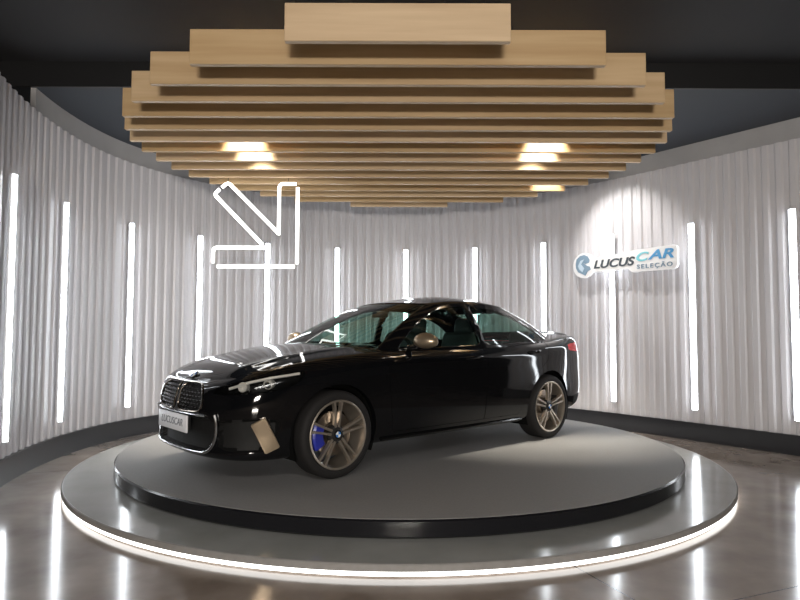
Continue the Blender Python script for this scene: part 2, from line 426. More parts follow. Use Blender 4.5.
# ================================================================== NEON ARROW
AY = 6.966
def apt(X, Y):    # arrow drawing coordinates -> its own upright plane (metres)
    px, py = 195 + X / 5.452, 170 + Y / 5.452
    return ((px - 400) / 613.8 * AY, (331.8 - py) / 613.8 * AY + 1.272)
def rounded(pts, r=.03, n=5):
    out = [Vector(pts[0])]
    for a, b, c in zip(pts, pts[1:], pts[2:]):
        a, b, c = Vector(a), Vector(b), Vector(c)
        d1 = (a - b).normalized(); d2 = (c - b).normalized(); k = min(r, (a - b).length * .45, (c - b).length * .45)
        p1, p2 = b + d1 * k, b + d2 * k
        for i in range(n + 1):
            t = i / n; out.append(p1 * (1 - t) ** 2 + b * 2 * t * (1 - t) + p2 * t * t)
    out.append(Vector(pts[-1])); return out
arrow = empty('neon_arrow', (-1.6, AY, HB)); tag(arrow, 'glowing white neon outline arrow pointing down right, hanging under the boards', 'neon sign')
strokes = [[(362, 407), (92, 128), (122, 100)], [(134, 90), (168, 62), (450, 345), ], [(450, 352), (450, 70), (542, 70)], [(552, 90), (552, 512)], [(538, 527), (116, 527)], [(92, 508), (92, 424), (385, 424)]]
for st in strokes:
    pts = [(apt(*p)[0] + 1.6, 0, apt(*p)[1] - HB) for p in st]
    bm = bmesh.new(); add_tube(bm, rounded(pts, .05), .019, 10); finish('neon_tube', bm, M['neon'], arrow)
for X, Y in ((168, 62), (500, 70)):
    bm = bmesh.new(); x, z = apt(X, Y); add_tube(bm, [(x + 1.6, 0, z - HB + .015), (x + 1.6, 0, .0)], .003, 6)
    finish('hanger_wire', bm, M['black_metal'], arrow)

# ================================================================== SHOP SIGN
sa = Vector((2.485, 8.655, 0)); sb_ = Vector((3.37, 7.50, 0)); sd = (sb_ - sa).normalized(); sn = Vector((sd.y, -sd.x, 0))
so = sa + sn * .13 + Vector((0, 0, 2.185))
sign = empty('shop_sign', so, math.atan2(sd.y, sd.x)); tag(sign, 'white shop sign with round emblem and blue lettering on the ribbed wall', 'sign')
# local: +x along the sign, -y towards the room, z up
R0, cx0 = .172, .240
outl = [(cx0 + R0 * math.cos(a), R0 * math.sin(a)) for a in np.linspace(math.radians(33), math.radians(327), 40)]
outl += [(a * 1.07 + .05, b) for a, b in [(.42, -.10), (.80, -.095), (.86, -.145), (1.36, -.145), (1.40, -.13), (1.42, -.10), (1.42, .11), (1.405, .135), (1.37, .15), (.90, .135), (.60, .105), (.40, .095)]]
bm = bmesh.new(); add_prism(bm, outl, lambda a, b, d: (a, d, b), -.02, .02); finish('panel', bm, M['white_plastic'], sign, smooth=False)
for x in (.25, .75, 1.25):
    bm = bmesh.new(); add_tube(bm, [(x, .02, 0), (x, .105, 0)], .012, 8); finish('standoff', bm, M['channel'], sign)
emb = [(a + .055, b) for a, b in [(.06, .03), (.075, .09), (.13, .135), (.20, .145), (.255, .12), (.285, .07), (.275, .035), (.215, .02), (.175, .045), (.235, -.005), (.285, -.02), (.30, -.06), (.25, -.085), (.215, -.14), (.175, -.12), (.10, -.085), (.065, -.03)]]
bm = bmesh.new(); add_prism(bm, emb, lambda a, b, d: (a, d, b), -.026, -.02); finish('emblem', bm, M['ink_steel'], sign, smooth=False)
bm = bmesh.new(); add_prism(bm, [(a + .055, b) for a, b in [(.10, .0), (.14, .07), (.20, .085), (.15, .02), (.20, -.04), (.17, -.09), (.12, -.05)]], lambda a, b, d: (a, d, b), -.029, -.026); finish('emblem_swirl', bm, mat('pale_blue', (.55, .68, .8), .4), sign, smooth=False)  # pale swirl printed on the emblem
RX = Matrix.Rotation(PI / 2, 4, 'X')
def stext(name, body, x, z, size, m, width, shear=.25, space=1.):
    o = text_obj(name, body, size, m, sign, Matrix.Identity(4), .003, 1, shear, space=space, bold=.004 if size > .1 else .001)
    me = o.data; xs = [v.co.x for v in me.vertices]; k = width / (max(xs) - min(xs))
    me.transform(Matrix.Translation((x - min(xs) * k, -.024, z)) @ RX @ Matrix.Diagonal((k, 1, 1, 1)))
stext('lettering', 'LUCUS', .405, -.008, .15, M['ink_dark'], .61)
stext('lettering', 'C', 1.035, .035, .155, M['ink_cyan'], .17)
stext('lettering', 'AR', 1.19, .045, .16, M['ink_blue'], .34)
stext('lettering', 'SELEÇÃO', 1.04, -.085, .075, M['ink_steel'], .47, 0, 1.3)

# ================================================================== CAR
HEAD = .726
CL = 1.403                                        # origin sits this far behind the front axle
car = empty('car', (PX + .016, PY_ - .02, PH), PI + HEAD)
tag(car, 'glossy black four-door coupe with bronze-grey trims parked on the round turntable', 'car')
def carpart(name, bm, m, parent=None, **k): return finish(name, bm, m, parent or car, **k)
def LX(l): return CL - l                          # distance behind the front axle -> local x

# --- lower body: stacked plan outlines ---------------------------------
BO = [(-.868, 0), (-.858, .22), (-.815, .46), (-.72, .645), (-.56, .765), (-.34, .835), (0, .873), (.5, .888), (1.4, .897), (2.2, .893), (2.67, .885), (3.05, .855), (3.32, .795), (3.49, .69), (3.585, .50), (3.625, .25), (3.635, 0)]
bch = np.concatenate([[0], np.cumsum([math.dist(BO[i], BO[i + 1]) for i in range(len(BO) - 1)])])
bo_f = nspline(bch, BO)
NU = 150
US = np.linspace(0, bch[-1], NU)
BASE = bo_f(US); DER = (bo_f(US + 1e-3) - bo_f(US - 1e-3)); DER[0] = (0, 1); DER[-1] = (0, -1)
DER /= np.hypot(DER[:, 0], DER[:, 1])[:, None]
NRM = np.stack([-DER[:, 1], DER[:, 0]], 1)        # outward in (l, y)
KL = [-.87, -.55, 0, .6, 1.4, 2.3, 2.8, 3.2, 3.64]
zb_f = mspline(KL, [.175, .17, .19, .20, .20, .20, .21, .25, .30])
z9_f = nspline(KL, [.720, .800, .885, .922, .928, .955, .992, 1.030, 1.045])
TL = [0, .02, .10, .24, .42, .58, .72, .85, .94, 1.0]
#        front  side  rear
DL = [(.16, .13, .16), (.045, .075, .06), (.012, .040, .02), (.022, .020, .0), (.012, .010, .0), (.0, .004, .004), (.004, .0, .006), (.022, .0, .022), (.055, .030, .038), (.115, .088, .075)]
def sstep(a, b, x): t = np.clip((x - a) / (b - a), 0, 1); return t * t * (3 - 2 * t)
lw = BASE[:, 0]
wf = 1 - sstep(-.80, -.25, lw); wr = sstep(2.9, 3.5, lw); ws = 1 - wf - wr
# wheel-arch flare on the lower side
VROWS = np.linspace(0, 9, 37)
t_sp = nspline(range(10), TL)(VROWS)
d_sp = nspline(range(10), DL)(VROWS)
ZB, Z9 = zb_f(lw), z9_f(lw)
def side_grid(i):
    d = wf * d_sp[i, 0] + ws * d_sp[i, 1] + wr * d_sp[i, 2]
    fl = np.exp(-((lw - 0) / .36) ** 2) + np.exp(-((lw - 2.67) / .38) ** 2)
    d = d - .012 * fl * math.exp(-((VROWS[i] - 4.2) / 2.2) ** 2)
    P = BASE - NRM * d[:, None]
    P[0, 1] = 0; P[-1, 1] = 0
    z = ZB + t_sp[i] * (Z9 - ZB)
    return np.stack([P[:, 0], P[:, 1], z], 1)
SG = np.stack([side_grid(i) for i in range(len(VROWS))])      # [row][u] -> (l, y, z)
O9 = SG[-1]
zc_f = nspline([-.87, -.753, -.65, -.45, 0, .3, .55, 1.4, 2.3, 2.9, 3.2, 3.45, 3.56, 3.7], [.69, .730, .790, .862, .948, .985, 1.0, .97, .99, 1.045, 1.068, 1.075, 1.062, 1.03])
def top_z(l, y, y9, z9):
    q = 1 - (min(1., abs(y) / max(y9, 1e-4))) ** 2.2
    z = z9 + (float(zc_f(l)[0]) - z9) * q
    if l < .62:
        k = min(1, max(0, (l + .78) / .3)) * q ** .5
        z += .010 * k * math.exp(-((abs(y) - (.40 + .12 * (l + .8))) / .05) ** 2)
    return z
def mkverts(bm, grid): return [[bm.verts.new((LX(p[0]), p[1], p[2])) for p in row] for row in grid]
body = bmesh.new(); LAY = body.faces.layers.int.new('part'); SEC = body.faces.layers.int.new('sec')
rows = mkverts(body, SG)
under = [[(p[0], min(p[1], .56), p[2]) for p in SG[0]], [(p[0], 0, p[2]) for p in SG[0]]]
tops = []
for w_ in np.linspace(0, 1, 15)[1:]:
    tops.append([(p[0], p[1] * (1 - w_), top_z(p[0], p[1] * (1 - w_), p[1], p[2])) for p in O9])
urows = mkverts(body, under); trows = mkverts(body, tops)
def quads(rws, sec):
    for A, B in zip(rws, rws[1:]):
        for i in range(NU - 1):
            vs = [A[i], A[i + 1], B[i + 1], B[i]]
            try: f = body.faces.new(vs); f[SEC] = sec
            except ValueError: pass
quads([urows[1], urows[0], rows[0]], 0); quads(rows, 1); quads([rows[-1]] + trows, 2)
bmesh.ops.remove_doubles(body, verts=body.verts, dist=2e-4)
bmesh.ops.dissolve_degenerate(body, edges=body.edges, dist=1e-5)
bmesh.ops.recalc_face_normals(body, faces=body.faces)
# polygons are written in (l, z) / (l, y) / (y, z) and turned to local x here
def P_lz(p): return [(LX(a), b) for a, b in p]
P_ly = P_lz
PART = {}
side = lambda f, c: f[SEC] == 1 and c.y > .45 and abs(f.normal.y) > .25
sidefront = lambda f, c: f[SEC] == 1 and c.x > LX(-.2) and c.y > .36
front = lambda f, c: f[SEC] == 1 and c.x > LX(-.45) and f.normal.x > .3
rear = lambda f, c: f[SEC] == 1 and c.x < LX(3.05)
arch = lambda f, c: f[SEC] <= 1 and c.y > .5 and c.z < .8
WZ, AR = .325, .368
for l0 in (0, 2.67):
    circ_ = [(l0 + AR * math.cos(a), WZ + AR * math.sin(a)) for a in np.linspace(0, 2 * PI, 40, endpoint=False)]
    cut(body, P_lz(circ_), (0, 2), arch, 99, LAY)
bmesh.ops.delete(body, geom=[f for f in body.faces if f[LAY] == 99], context='FACES')
free = lambda s: (lambda f, c: f[LAY] == 0 and s(f, c))
HL = smooth_poly([(-.80, .635), (-.765, .690), (-.65, .738), (-.52, .770), (-.29, .800), (-.26, .785), (-.33, .715), (-.44, .672), (-.62, .648)], 1, .2)
cut(body, P_lz(HL), (0, 2), free(sidefront), 5, LAY)
KID = smooth_poly([(.030, .53), (.028, .675), (.06, .705), (.27, .704), (.335, .682), (.375, .61), (.380, .55), (.345, .508), (.08, .498)], 1, .2)
cut(body, KID, (1, 2), free(front), 6, LAY)
LG = [(-.01, .235), (-.01, .47), (.44, .47), (.50, .44), (.47, .30), (.40, .235)]
cut(body, LG, (1, 2), free(front), 7, LAY)
VENT = smooth_poly([(-.80, .30), (-.80, .445), (-.72, .475), (-.50, .475), (-.44, .44), (-.50, .30), (-.56, .245), (-.74, .245)], 1, .2)
cut(body, P_lz(VENT), (0, 2), (lambda f, c: f[LAY] == 0 and f[SEC] == 1 and c.x > LX(-.3) and c.y > .505), 8, LAY)
FD = [(.54, .285), (1.65, .285), (1.67, .60), (1.69, 1.10), (.46, 1.10), (.48, .75)]
cut(body, P_lz(FD), (0, 2), free(side), 1, LAY)
RD = [(1.653, .285), (2.16, .285), (2.225, .40), (2.33, .58), (2.50, .72), (2.62, .80), (2.72, 1.10), (1.693, 1.10), (1.673, .60)]
cut(body, P_lz(RD), (0, 2), free(side), 2, LAY)
SK = [(.40, .10), (2.27, .10), (2.24, .28), (.43, .28)]
TLp = smooth_poly([(2.95, .918), (3.14, .972), (3.8, .985), (3.8, .875), (3.44, .862), (3.12, .884)], 1, .2)
cut(body, P_lz(TLp), (0, 2), (lambda f, c: f[LAY] == 0 and rear(f, c) and c.y > .22), 9, LAY)
RB = [(3.2, .10), (3.9, .10), (3.9, .40), (3.50, .43), (3.2, .40)]
cut(body, P_lz(RB), (0, 2), (lambda f, c: f[LAY] == 0 and f[SEC] == 1 and c.x < LX(3.15)), 10, LAY)
HD = [(-.80, -.1), (-.80, .10), (-.775, .30), (-.69, .50), (-.52, .64), (-.25, .725), (.10, .765), (.36, .775), (.42, .76), (.46, .62), (.32, .3), (.28, -.1)]
topsel = lambda f, c: f[SEC] == 2 or (f[SEC] == 1 and f.normal.z > .5 and c.z > .7)
cut(body, P_ly(HD), (0, 1), free(topsel), 4, LAY)
# cabin opening
COCK = [(.48, -.1), (.62, .55), (1.0, .70), (2.5, .72), (2.85, .62), (3.05, .40), (3.10, -.1)]
for f in body.faces:
    c = f.calc_center_median()
    if f[SEC] == 2 and in_poly(CL - c.x, c.y, COCK): f[LAY] = 99
bmesh.ops.delete(body, geom=[f for f in body.faces if f[LAY] == 99], context='FACES')
# wheel-arch return flanges
aed = []
for e in body.edges:
    if len(e.link_faces) == 1:
        m_ = (e.verts[0].co + e.verts[1].co) / 2
        if m_.y > .5 and any(abs(math.hypot(CL - m_.x - l0, m_.z - WZ) - AR) < .012 for l0 in (0, 2.67)): aed.append(e)
r = bmesh.ops.extrude_edge_only(body, edges=aed)
bmesh.ops.translate(body, verts=[v for v in r['geom'] if isinstance(v, bmesh.types.BMVert)], vec=(0, -.05, 0))
# mirror
r = bmesh.ops.duplicate(body, geom=body.verts[:] + body.edges[:] + body.faces[:])
nv = [g for g in r['geom'] if isinstance(g, bmesh.types.BMVert)]; nf = [g for g in r['geom'] if isinstance(g, bmesh.types.BMFace)]
for v in nv: v.co.y = -v.co.y
bmesh.ops.reverse_faces(body, faces=nf)
bmesh.ops.remove_doubles(body, verts=body.verts, dist=2e-4)

# surface lookup on the outer skin --------------------------------------
SGf = SG
def surf(u, z):
    """outer skin point for outline index u (float) and height z, left side; returns point and outward normal (local axes)"""
    i = min(int(u), NU - 2); t = u - i
    col = SGf[:, i] * (1 - t) + SGf[:, i + 1] * t
    zz = col[:, 2]
    l = np.interp(z, zz, col[:, 0]); y = np.interp(z, zz, col[:, 1])
    n2 = NRM[i] * (1 - t) + NRM[i + 1] * t
    return Vector((LX(l), y, z)), Vector((-n2[0], n2[1], 0)).normalized()
def u_y(y): return float(np.interp(y, BASE[:40, 1], np.arange(40)))          # front part, by half width
def u_l(l): return float(np.interp(l, BASE[3:-3, 0], np.arange(3, NU - 3)))
def mir(v, s): return Vector((v.x, v.y * s, v.z))

def gap(q, inset=.0035, depth=.011):
    q.normal_update()
    before = set(q.verts); bd = [v for v in q.verts if v.is_boundary]
    bmesh.ops.inset_region(q, faces=q.faces[:], use_boundary=True, use_even_offset=True, thickness=inset, depth=0)
    q.normal_update()
    for v in q.verts:
        if v.is_boundary: v.co -= v.normal * depth
def subset_l(code, sgn=None):
    q = body.copy(); ql = q.faces.layers.int['part']
    bmesh.ops.delete(q, geom=[f for f in q.faces if f[ql] != code or (sgn is not None and f.calc_center_median().y * sgn < 0)], context='FACES')
    return q
q = subset_l(0); carpart('body', q, M['paint'], angle=50)
q = subset_l(4); gap(q); hood = carpart('hood', q, M['paint'], angle=50)
DOOR = {}
for sgn in (1, -1):
    q = subset_l(1, sgn); gap(q); DOOR['f', sgn] = carpart('front_door', q, M['paint'], angle=50)
    q = subset_l(2, sgn); gap(q); DOOR['r', sgn] = carpart('rear_door', q, M['paint'], angle=50)
    # tail lamps
    q = subset_l(9, sgn); gap(q, .002, .006); carpart('tail_light', q, M['red'], angle=50)
    # headlights: clear cover, black housing behind, two projectors and a pale strip modelled in place of the upper highlight
    q = subset_l(5, sgn); hl = carpart('headlight', q, M['lens_glass'], angle=50, label='clear headlight')
    q = subset_l(5, sgn); q.normal_update()
    for v in q.verts: v.co += Vector((-.045, -sgn * .03, 0)) if not v.is_boundary else Vector((-.004, -sgn * .003, 0))
    carpart('housing', q, M['gloss_black'], hl)
    for (l_, y_, z_, r_) in ((-.655, .645, .693, .034), (-.505, .735, .712, .036)):
        bm = bmesh.new(); add_lathe(bm, [(r_ * .62, .0), (r_ * .95, .012), (r_, .03), (r_ * 1.04, .022), (r_ * .9, -.02)], 20)
        bm.transform(Matrix.Translation((LX(l_) - .012, sgn * (y_ - .004), z_)) @ Vector((1, sgn * .6, 0)).to_track_quat('Z', 'Y').to_matrix().to_4x4())
        carpart('projector', bm, M['reflector'], hl)
    bm = bmesh.new(); pts = []
    for l_, z_ in ((-.755, .680), (-.65, .724), (-.52, .754), (-.40, .770), (-.31, .782)):
        p, n = surf(u_l(l_), z_); pts.append(mir(p - n * .006, sgn))
    add_tube(bm, pts, .010, 8); carpart('highlight_strip', bm, M['reflector'], hl)
    q = subset_l(8, sgn); q.normal_update()
    for v in q.verts:
        if not v.is_boundary: v.co += Vector((-.03, -sgn * .05, 0))
    carpart('bumper_vent', q, M['matte_black'])
q = subset_l(10); gap(q, .003, .006); carpart('rear_diffuser', q, M['matte_black'])

# front grille: two kidneys ---------------------------------------------
for sgn in (1, -1):
    pts = []
    for y, z in KID:
        p, n = surf(u_y(y), z); pts.append(mir(p + n * .004, sgn))
    bm = bmesh.new(); add_tube(bm, pts, .007, 8, closed=True); k = carpart('kidney_grille', bm, M['dark_chrome'], label='dark chrome kidney grille')
    bm = bmesh.new()
    vs = []
    for y, z in KID:
        p, n = surf(u_y(y), z); vs.append(bm.verts.new(mir(p - n * .035, sgn)))
    bm.faces.new(vs)
    vs2 = []
    for y, z in KID:
        p, n = surf(u_y(y), z); vs2.append(bm.verts.new(mir(p + n * .002, sgn)))
    for i in range(len(vs)): bm.faces.new((vs[i], vs[(i + 1) % len(vs)], vs2[(i + 1) % len(vs)], vs2[i]))
    carpart('backing', bm, M['matte_black'], k, smooth=False)
    bm = bmesh.new()
    for r_ in range(8):
        for c_ in range(9):
            y = .045 + c_ * .046 + (.023 if r_ % 2 else 0); z = .512 + r_ * .026
            if in_poly(y, z, [(.2 + (a - .2) * .95, .6 + (b - .6) * .93) for a, b in KID]):
                p, n = surf(u_y(y), z); p = mir(p + n * -.006, sgn)
                tip = bm.verts.new(p + Vector((.012, 0, 0)))
                q4 = [bm.verts.new(p + Vector((0, .017 * math.cos(a), .011 * math.sin(a)))) for a in (0, PI / 2, PI, 1.5 * PI)]
                for t in range(4): bm.faces.new((tip, q4[t], q4[(t + 1) % 4]))
                for a, b in ((q4[0], q4[2]),): add_tube(bm, [a.co + Vector((-.004, 0, -.011)), b.co + Vector((-.004, 0, .011))], .002, 4); add_tube(bm, [a.co + Vector((-.004, 0, .011)), b.co + Vector((-.004, 0, -.011))], .002, 4)
    bmesh.ops.recalc_face_normals(bm, faces=bm.faces)
    carpart('mesh', bm, M['satin'], k, smooth=False)
# lower intake, plate, silver surround
q = subset_l(7); q.normal_update()
for v in q.verts:
    if not v.is_boundary: v.co += Vector((-.035, 0, 0))
carpart('lower_intake', q, M['matte_black'], smooth=False)
tr = []
for y, z in ((.515, .50), (.525, .44), (.515, .36), (.49, .29), (.45, .245), (.38, .225), (.2, .222), (0, .221)):
    p, n = surf(u_y(y), z); tr.append(p + n * .012)
tr = tr + [mir(p, -1) for p in tr[-2::-1]]
def catmull(pts, n=5):
    out = []
    for i in range(len(pts) - 1):
        p0, p1, p2, p3 = pts[max(i - 1, 0)], pts[i], pts[i + 1], pts[min(i + 2, len(pts) - 1)]
        for k in range(n):
            t = k / n; out.append(.5 * ((2 * p1) + (p2 - p0) * t + (2 * p0 - 5 * p1 + 4 * p2 - p3) * t * t + (3 * p1 - p0 - 3 * p2 + p3) * t ** 3))
    out.append(pts[-1]); return out
bm = bmesh.new(); add_tube(bm, catmull(tr), .011, 8); carpart('intake_surround', bm, M['satin'], label='silver intake surround')
tr = [surf(u_y(y), .484)[0] + surf(u_y(y), .484)[1] * .006 for y in (.42, .3, .15, 0)]; tr = tr + [mir(p, -1) for p in tr[-2::-1]]
bm = bmesh.new(); add_tube(bm, catmull(tr), .008, 8); carpart('grille_bar', bm, M['satin'])
bm = bmesh.new(); add_box(bm, (LX(-.893), 0, .415), (.016, .53, .125), bevel=.005); plate = carpart('license_plate', bm, M['plate'], label='white dealer plate')
bm = bmesh.new(); add_box(bm, (LX(-.872), 0, .415), (.03, .50, .10), bevel=.004); carpart('plate_holder', bm, M['matte_black'], plate)
to = text_obj('lettering', 'LUCUSCAR', .075, M['plate_ink'], plate, Matrix.Identity(4), .001, 1, .2, align='CENTER')
xs = [v.co.x for v in to.data.vertices]; kk = .40 / (max(xs) - min(xs))
to.data.transform(Matrix.Translation((LX(-.902), 0, .417)) @ Matrix(((0, 0, 1, 0), (1, 0, 0, 0), (0, 1, 0, 0), (0, 0, 0, 1))) @ Matrix.Diagonal((kk, 1, 1, 1)))
# roundel on the nose
e_c = Vector((LX(-.735), 0, .748))
def roundel(parent, mtx, R):
    bm = bmesh.new(); add_lathe(bm, [(R, 0), (R, .004), (R * .70, .005), (R * .68, .004), (.0001, .004)], 32); bm.transform(mtx); o = finish('emblem', bm, M['gloss_black'], parent)
    for c0, m_ in ((0, M['emb_blue']), (1, M['emb_white']), (2, M['emb_blue']), (3, M['emb_white'])):
        pts = [(0, 0)] + [(R * .66 * math.cos(a), R * .66 * math.sin(a)) for a in np.linspace(c0 * PI / 2, (c0 + 1) * PI / 2, 8)]
        yield pts, m_, o
def add_roundel(parent, mtx, R, sub=True):
    for pts, m_, o in roundel(parent, mtx, R):
        bm = bmesh.new(); add_prism(bm, pts, lambda a, b, d: (a, b, d), .003, .0052); bm.transform(mtx)
        finish('emblem_quarter', bm, m_, o if sub else parent, smooth=False)
zq = Vector((.62, 0, .78)).normalized().to_track_quat('Z', 'Y').to_matrix().to_4x4()
add_roundel(car, Matrix.Translation(e_c) @ zq, .041)
# bronze blades in the outer vents, mirror caps, door handles ------------
for sgn in (1, -1):
    bm = bmesh.new()
    def vp(l, z, off):
        p, n = surf(u_l(l), z); return mir(p + n * off, sgn)
    qd = [(-.635, .435), (-.552, .485), (-.452, .275), (-.545, .230)]
    G = []
    for i in range(6):
        row = []
        for j in range(6):
            a, b = i / 5, j / 5
            l_ = (qd[0][0] * (1 - a) + qd[1][0] * a) * (1 - b) + (qd[3][0] * (1 - a) + qd[2][0] * a) * b
            z_ = (qd[0][1] * (1 - a) + qd[1][1] * a) * (1 - b) + (qd[3][1] * (1 - a) + qd[2][1] * a) * b
            row.append(vp(l_, z_, .020 + .012 * a))
        G.append([bm.verts.new(p) for p in row])
    for i in range(5):
        for j in range(5): bm.faces.new((G[i][j], G[i + 1][j], G[i + 1][j + 1], G[i][j + 1]))
    bmesh.ops.recalc_face_normals(bm, faces=bm.faces)
    if bm.faces[:][0].normal.y * sgn < 0: bmesh.ops.reverse_faces(bm, faces=bm.faces)
    r = bmesh.ops.solidify(bm, geom=bm.faces[:], thickness=.035)
    es = [e for e in bm.edges if e.calc_face_angle(0) > .8]
    bmesh.ops.bevel(bm, geom=es, offset=.006, segments=2, affect='EDGES')
    carpart('vent_blade', bm, M['bronze'], angle=35, label='bronze vent blade')
    for key, l0, l1, z0 in (('f', 1.38, 1.60, .850), ('r', 2.30, 2.51, .885)):
        bm = bmesh.new(); pts = []
        for t in np.linspace(0, 1, 9):
            p, n = surf(u_l(l0 + (l1 - l0) * t), z0 + .012 * t); pts.append(mir(p + n * (.004 + .026 * math.sin(PI * min(1, max(0, t))) ** .5), sgn))
        add_tube(bm, pts, [.010, .012, .013, .013, .013, .013, .013, .012, .010], 8)
        carpart('handle', bm, M['paint'], DOOR[key, sgn])
    # side skirt crease
    pts = []
    for l_ in np.linspace(.44, 2.22, 24):
        p, n = surf(u_l(l_), .235); pts.append(mir(p + n * .006, sgn))
    bm = bmesh.new(); add_tube(bm, pts, .016, 8); carpart('side_skirt', bm, M['gloss_black'])

# --- greenhouse ---------------------------------------------------------
GB = [(.24, 0), (.275, .36), (.385, .625), (.60, .755), (1.05, .798), (1.7, .812), (2.3, .800), (2.68, .765), (2.93, .685), (3.09, .52), (3.17, .27), (3.19, 0)]
GT = [(1.14, 0), (1.16, .25), (1.22, .43), (1.34, .525), (1.54, .562), (1.8, .572), (2.05, .560), (2.24, .540), (2.37, .49), (2.44, .37), (2.48, .19), (2.49, 0)]
ZGB = [.965, .957, .935, .912, .905, .915, .935, .965, .995, 1.035, 1.055, 1.06]
ZGT = [1.358, 1.356, 1.350, 1.348, 1.362, 1.368, 1.362, 1.350, 1.338, 1.330, 1.326, 1.325]
STEP = .1; KI = np.arange(0, 11 + 1e-9, STEP)
gb = nspline(range(12), GB)(KI); gt = nspline(range(12), GT)(KI); zgb = nspline(range(12), ZGB)(KI); zgt = nspline(range(12), ZGT)(KI)
gb[0, 1] = gb[-1, 1] = gt[0, 1] = gt[-1, 1] = 0
GV = np.linspace(0, 1, 26)
def gpoint(k, g):
    p = gb[k] * (1 - g) + gt[k] * g; z = zgb[k] * (1 - g) + zgt[k] * g
    d = gb[k] - gt[k]; ln = np.hypot(*d); bul = .030 * math.sin(PI * g)
    sidew = float(np.exp(-((KI[k] - 5.5) / 2.6) ** 4))
    p = p + d / ln * bul * (.35 + .65 * sidew); z = z + bul * (1 - .7 * sidew) * .9
    return (p[0], p[1], z)
gh = bmesh.new(); GL = gh.faces.layers.int.new('part'); GK = gh.faces.layers.float.new('k'); GG = gh.faces.layers.float.new('g')
grid = [[gh.verts.new((LX(p[0]), p[1], p[2])) for p in (gpoint(k, g) for k in range(len(KI)))] for g in GV]
for j in range(len(GV) - 1):
    for k in range(len(KI) - 1):
        f = gh.faces.new((grid[j][k], grid[j][k + 1], grid[j + 1][k + 1], grid[j + 1][k])); f[GK] = (KI[k] + KI[k + 1]) / 2; f[GG] = (GV[j] + GV[j + 1]) / 2
crown = nspline([1.1, 1.36, 1.8, 2.2, 2.5], [.0, .045, .076, .052, 0.0])
prev = grid[-1]
for w_ in np.linspace(0, 1, 11)[1:]:
    row = []
    for k in range(len(KI)):
        l, y = gt[k]; q_ = 1 - (1 - w_) ** 2.4
        row.append(gh.verts.new((LX(l), y * (1 - w_), zgt[k] + float(crown(l)[0]) * q_ + .012 * (1 - (1 - w_) ** 2) * 0)))
    for k in range(len(KI) - 1):
        f = gh.faces.new((prev[k], prev[k + 1], row[k + 1], row[k])); f[GK] = -5; f[GG] = 2
    prev = row
bmesh.ops.remove_doubles(gh, verts=gh.verts, dist=2e-4)
bmesh.ops.recalc_face_normals(gh, faces=gh.faces)
for f in gh.faces:
    if f[GK] >= 0 and f[GK] < 2.5 and .04 < f[GG] < .955: f[GL] = 1
    if f[GK] > 9.3 and .08 < f[GG] < .93: f[GL] = 2
gside = lambda f, c: 2.85 < f[GK] < 9.2 and f[GL] == 0
FW = smooth_poly([(.70, .945), (.74, .985), (.95, 1.125), (1.18, 1.245), (1.37, 1.302), (1.53, 1.322), (1.655, 1.327), (1.685, .962)], 1, .06)
RW = smooth_poly([(1.755, .965), (1.725, 1.328), (1.93, 1.322), (2.14, 1.295), (2.35, 1.252), (2.55, 1.180), (2.73, 1.088), (2.83, 1.025), (2.81, 1.002), (2.62, .990)], 1, .08)
cut(gh, P_lz(FW), (0, 2), gside, 3, GL)
cut(gh, P_lz(RW), (0, 2), gside, 4, GL)
r = bmesh.ops.duplicate(gh, geom=gh.verts[:] + gh.edges[:] + gh.faces[:])
for v in [g for g in r['geom'] if isinstance(g, bmesh.types.BMVert)]: v.co.y = -v.co.y
bmesh.ops.reverse_faces(gh, faces=[g for g in r['geom'] if isinstance(g, bmesh.types.BMFace)])
bmesh.ops.remove_doubles(gh, verts=gh.verts, dist=2e-4)
def gsub(code, sgn=None):
    q = gh.copy(); ql = q.faces.layers.int['part']
    bmesh.ops.delete(q, geom=[f for f in q.faces if f[ql] != code or (sgn is not None and f.calc_center_median().y * sgn < 0)], context='FACES')
    return q
q = gsub(0)
ro = carpart('roof', q, M['paint'], angle=50)
so_ = ro.modifiers.new('thickness', 'SOLIDIFY'); so_.thickness = .03; so_.offset = -1
q = gsub(1); ws_ = carpart('windshield', q, M['glass'])
q = gsub(2); carpart('rear_window', q, M['rear_glass'])
for sgn in (1, -1):
    carpart('window_glass', gsub(3, sgn), M['glass'], DOOR['f', sgn])
    carpart('window_glass', gsub(4, sgn), M['glass'], DOOR['r', sgn])
# mirrors
for sgn in (1, -1):
    bm = bmesh.new(); bmesh.ops.create_uvsphere(bm, u_segments=24, v_segments=14, radius=1)
    for v in bm.verts:
        x, y, z = v.co
        sx = .10 if x > 0 else .045
        v.co = Vector((x * sx * (1 - .25 * y), y * .115, z * (.072 if z > 0 else .058) * (1 - .18 * y)))
    bm.transform(Matrix.Translation((LX(.80), 0, 0)) @ Matrix.Translation((0, sgn * .995, 1.005)) @ Matrix.Diagonal((1, sgn, 1, 1)))
    if sgn < 0: bmesh.ops.reverse_faces(bm, faces=bm.faces)
    mo = carpart('wing_mirror', bm, M['bronze'], label='bronze-grey wing mirror')
    bm = bmesh.new(); add_tube(bm, [(LX(.77), sgn * .80, .945), (LX(.78), sgn * .86, .955), (LX(.795), sgn * .93, .975)], [.030, .024, .026], 10); carpart('stalk', bm, M['gloss_black'], mo)
    bm = bmesh.new(); add_lathe(bm, [(.0001, 0), (1, 0), (1, .004), (.0001, .004)], 28)
    bm.transform(Matrix.Translation((LX(.838), sgn * .995, 1.008)) @ Matrix.Rotation(PI / 2, 4, 'Y') @ Matrix.Diagonal((.052, .09, 1, 1))); carpart('glass', bm, M['chrome'], mo)
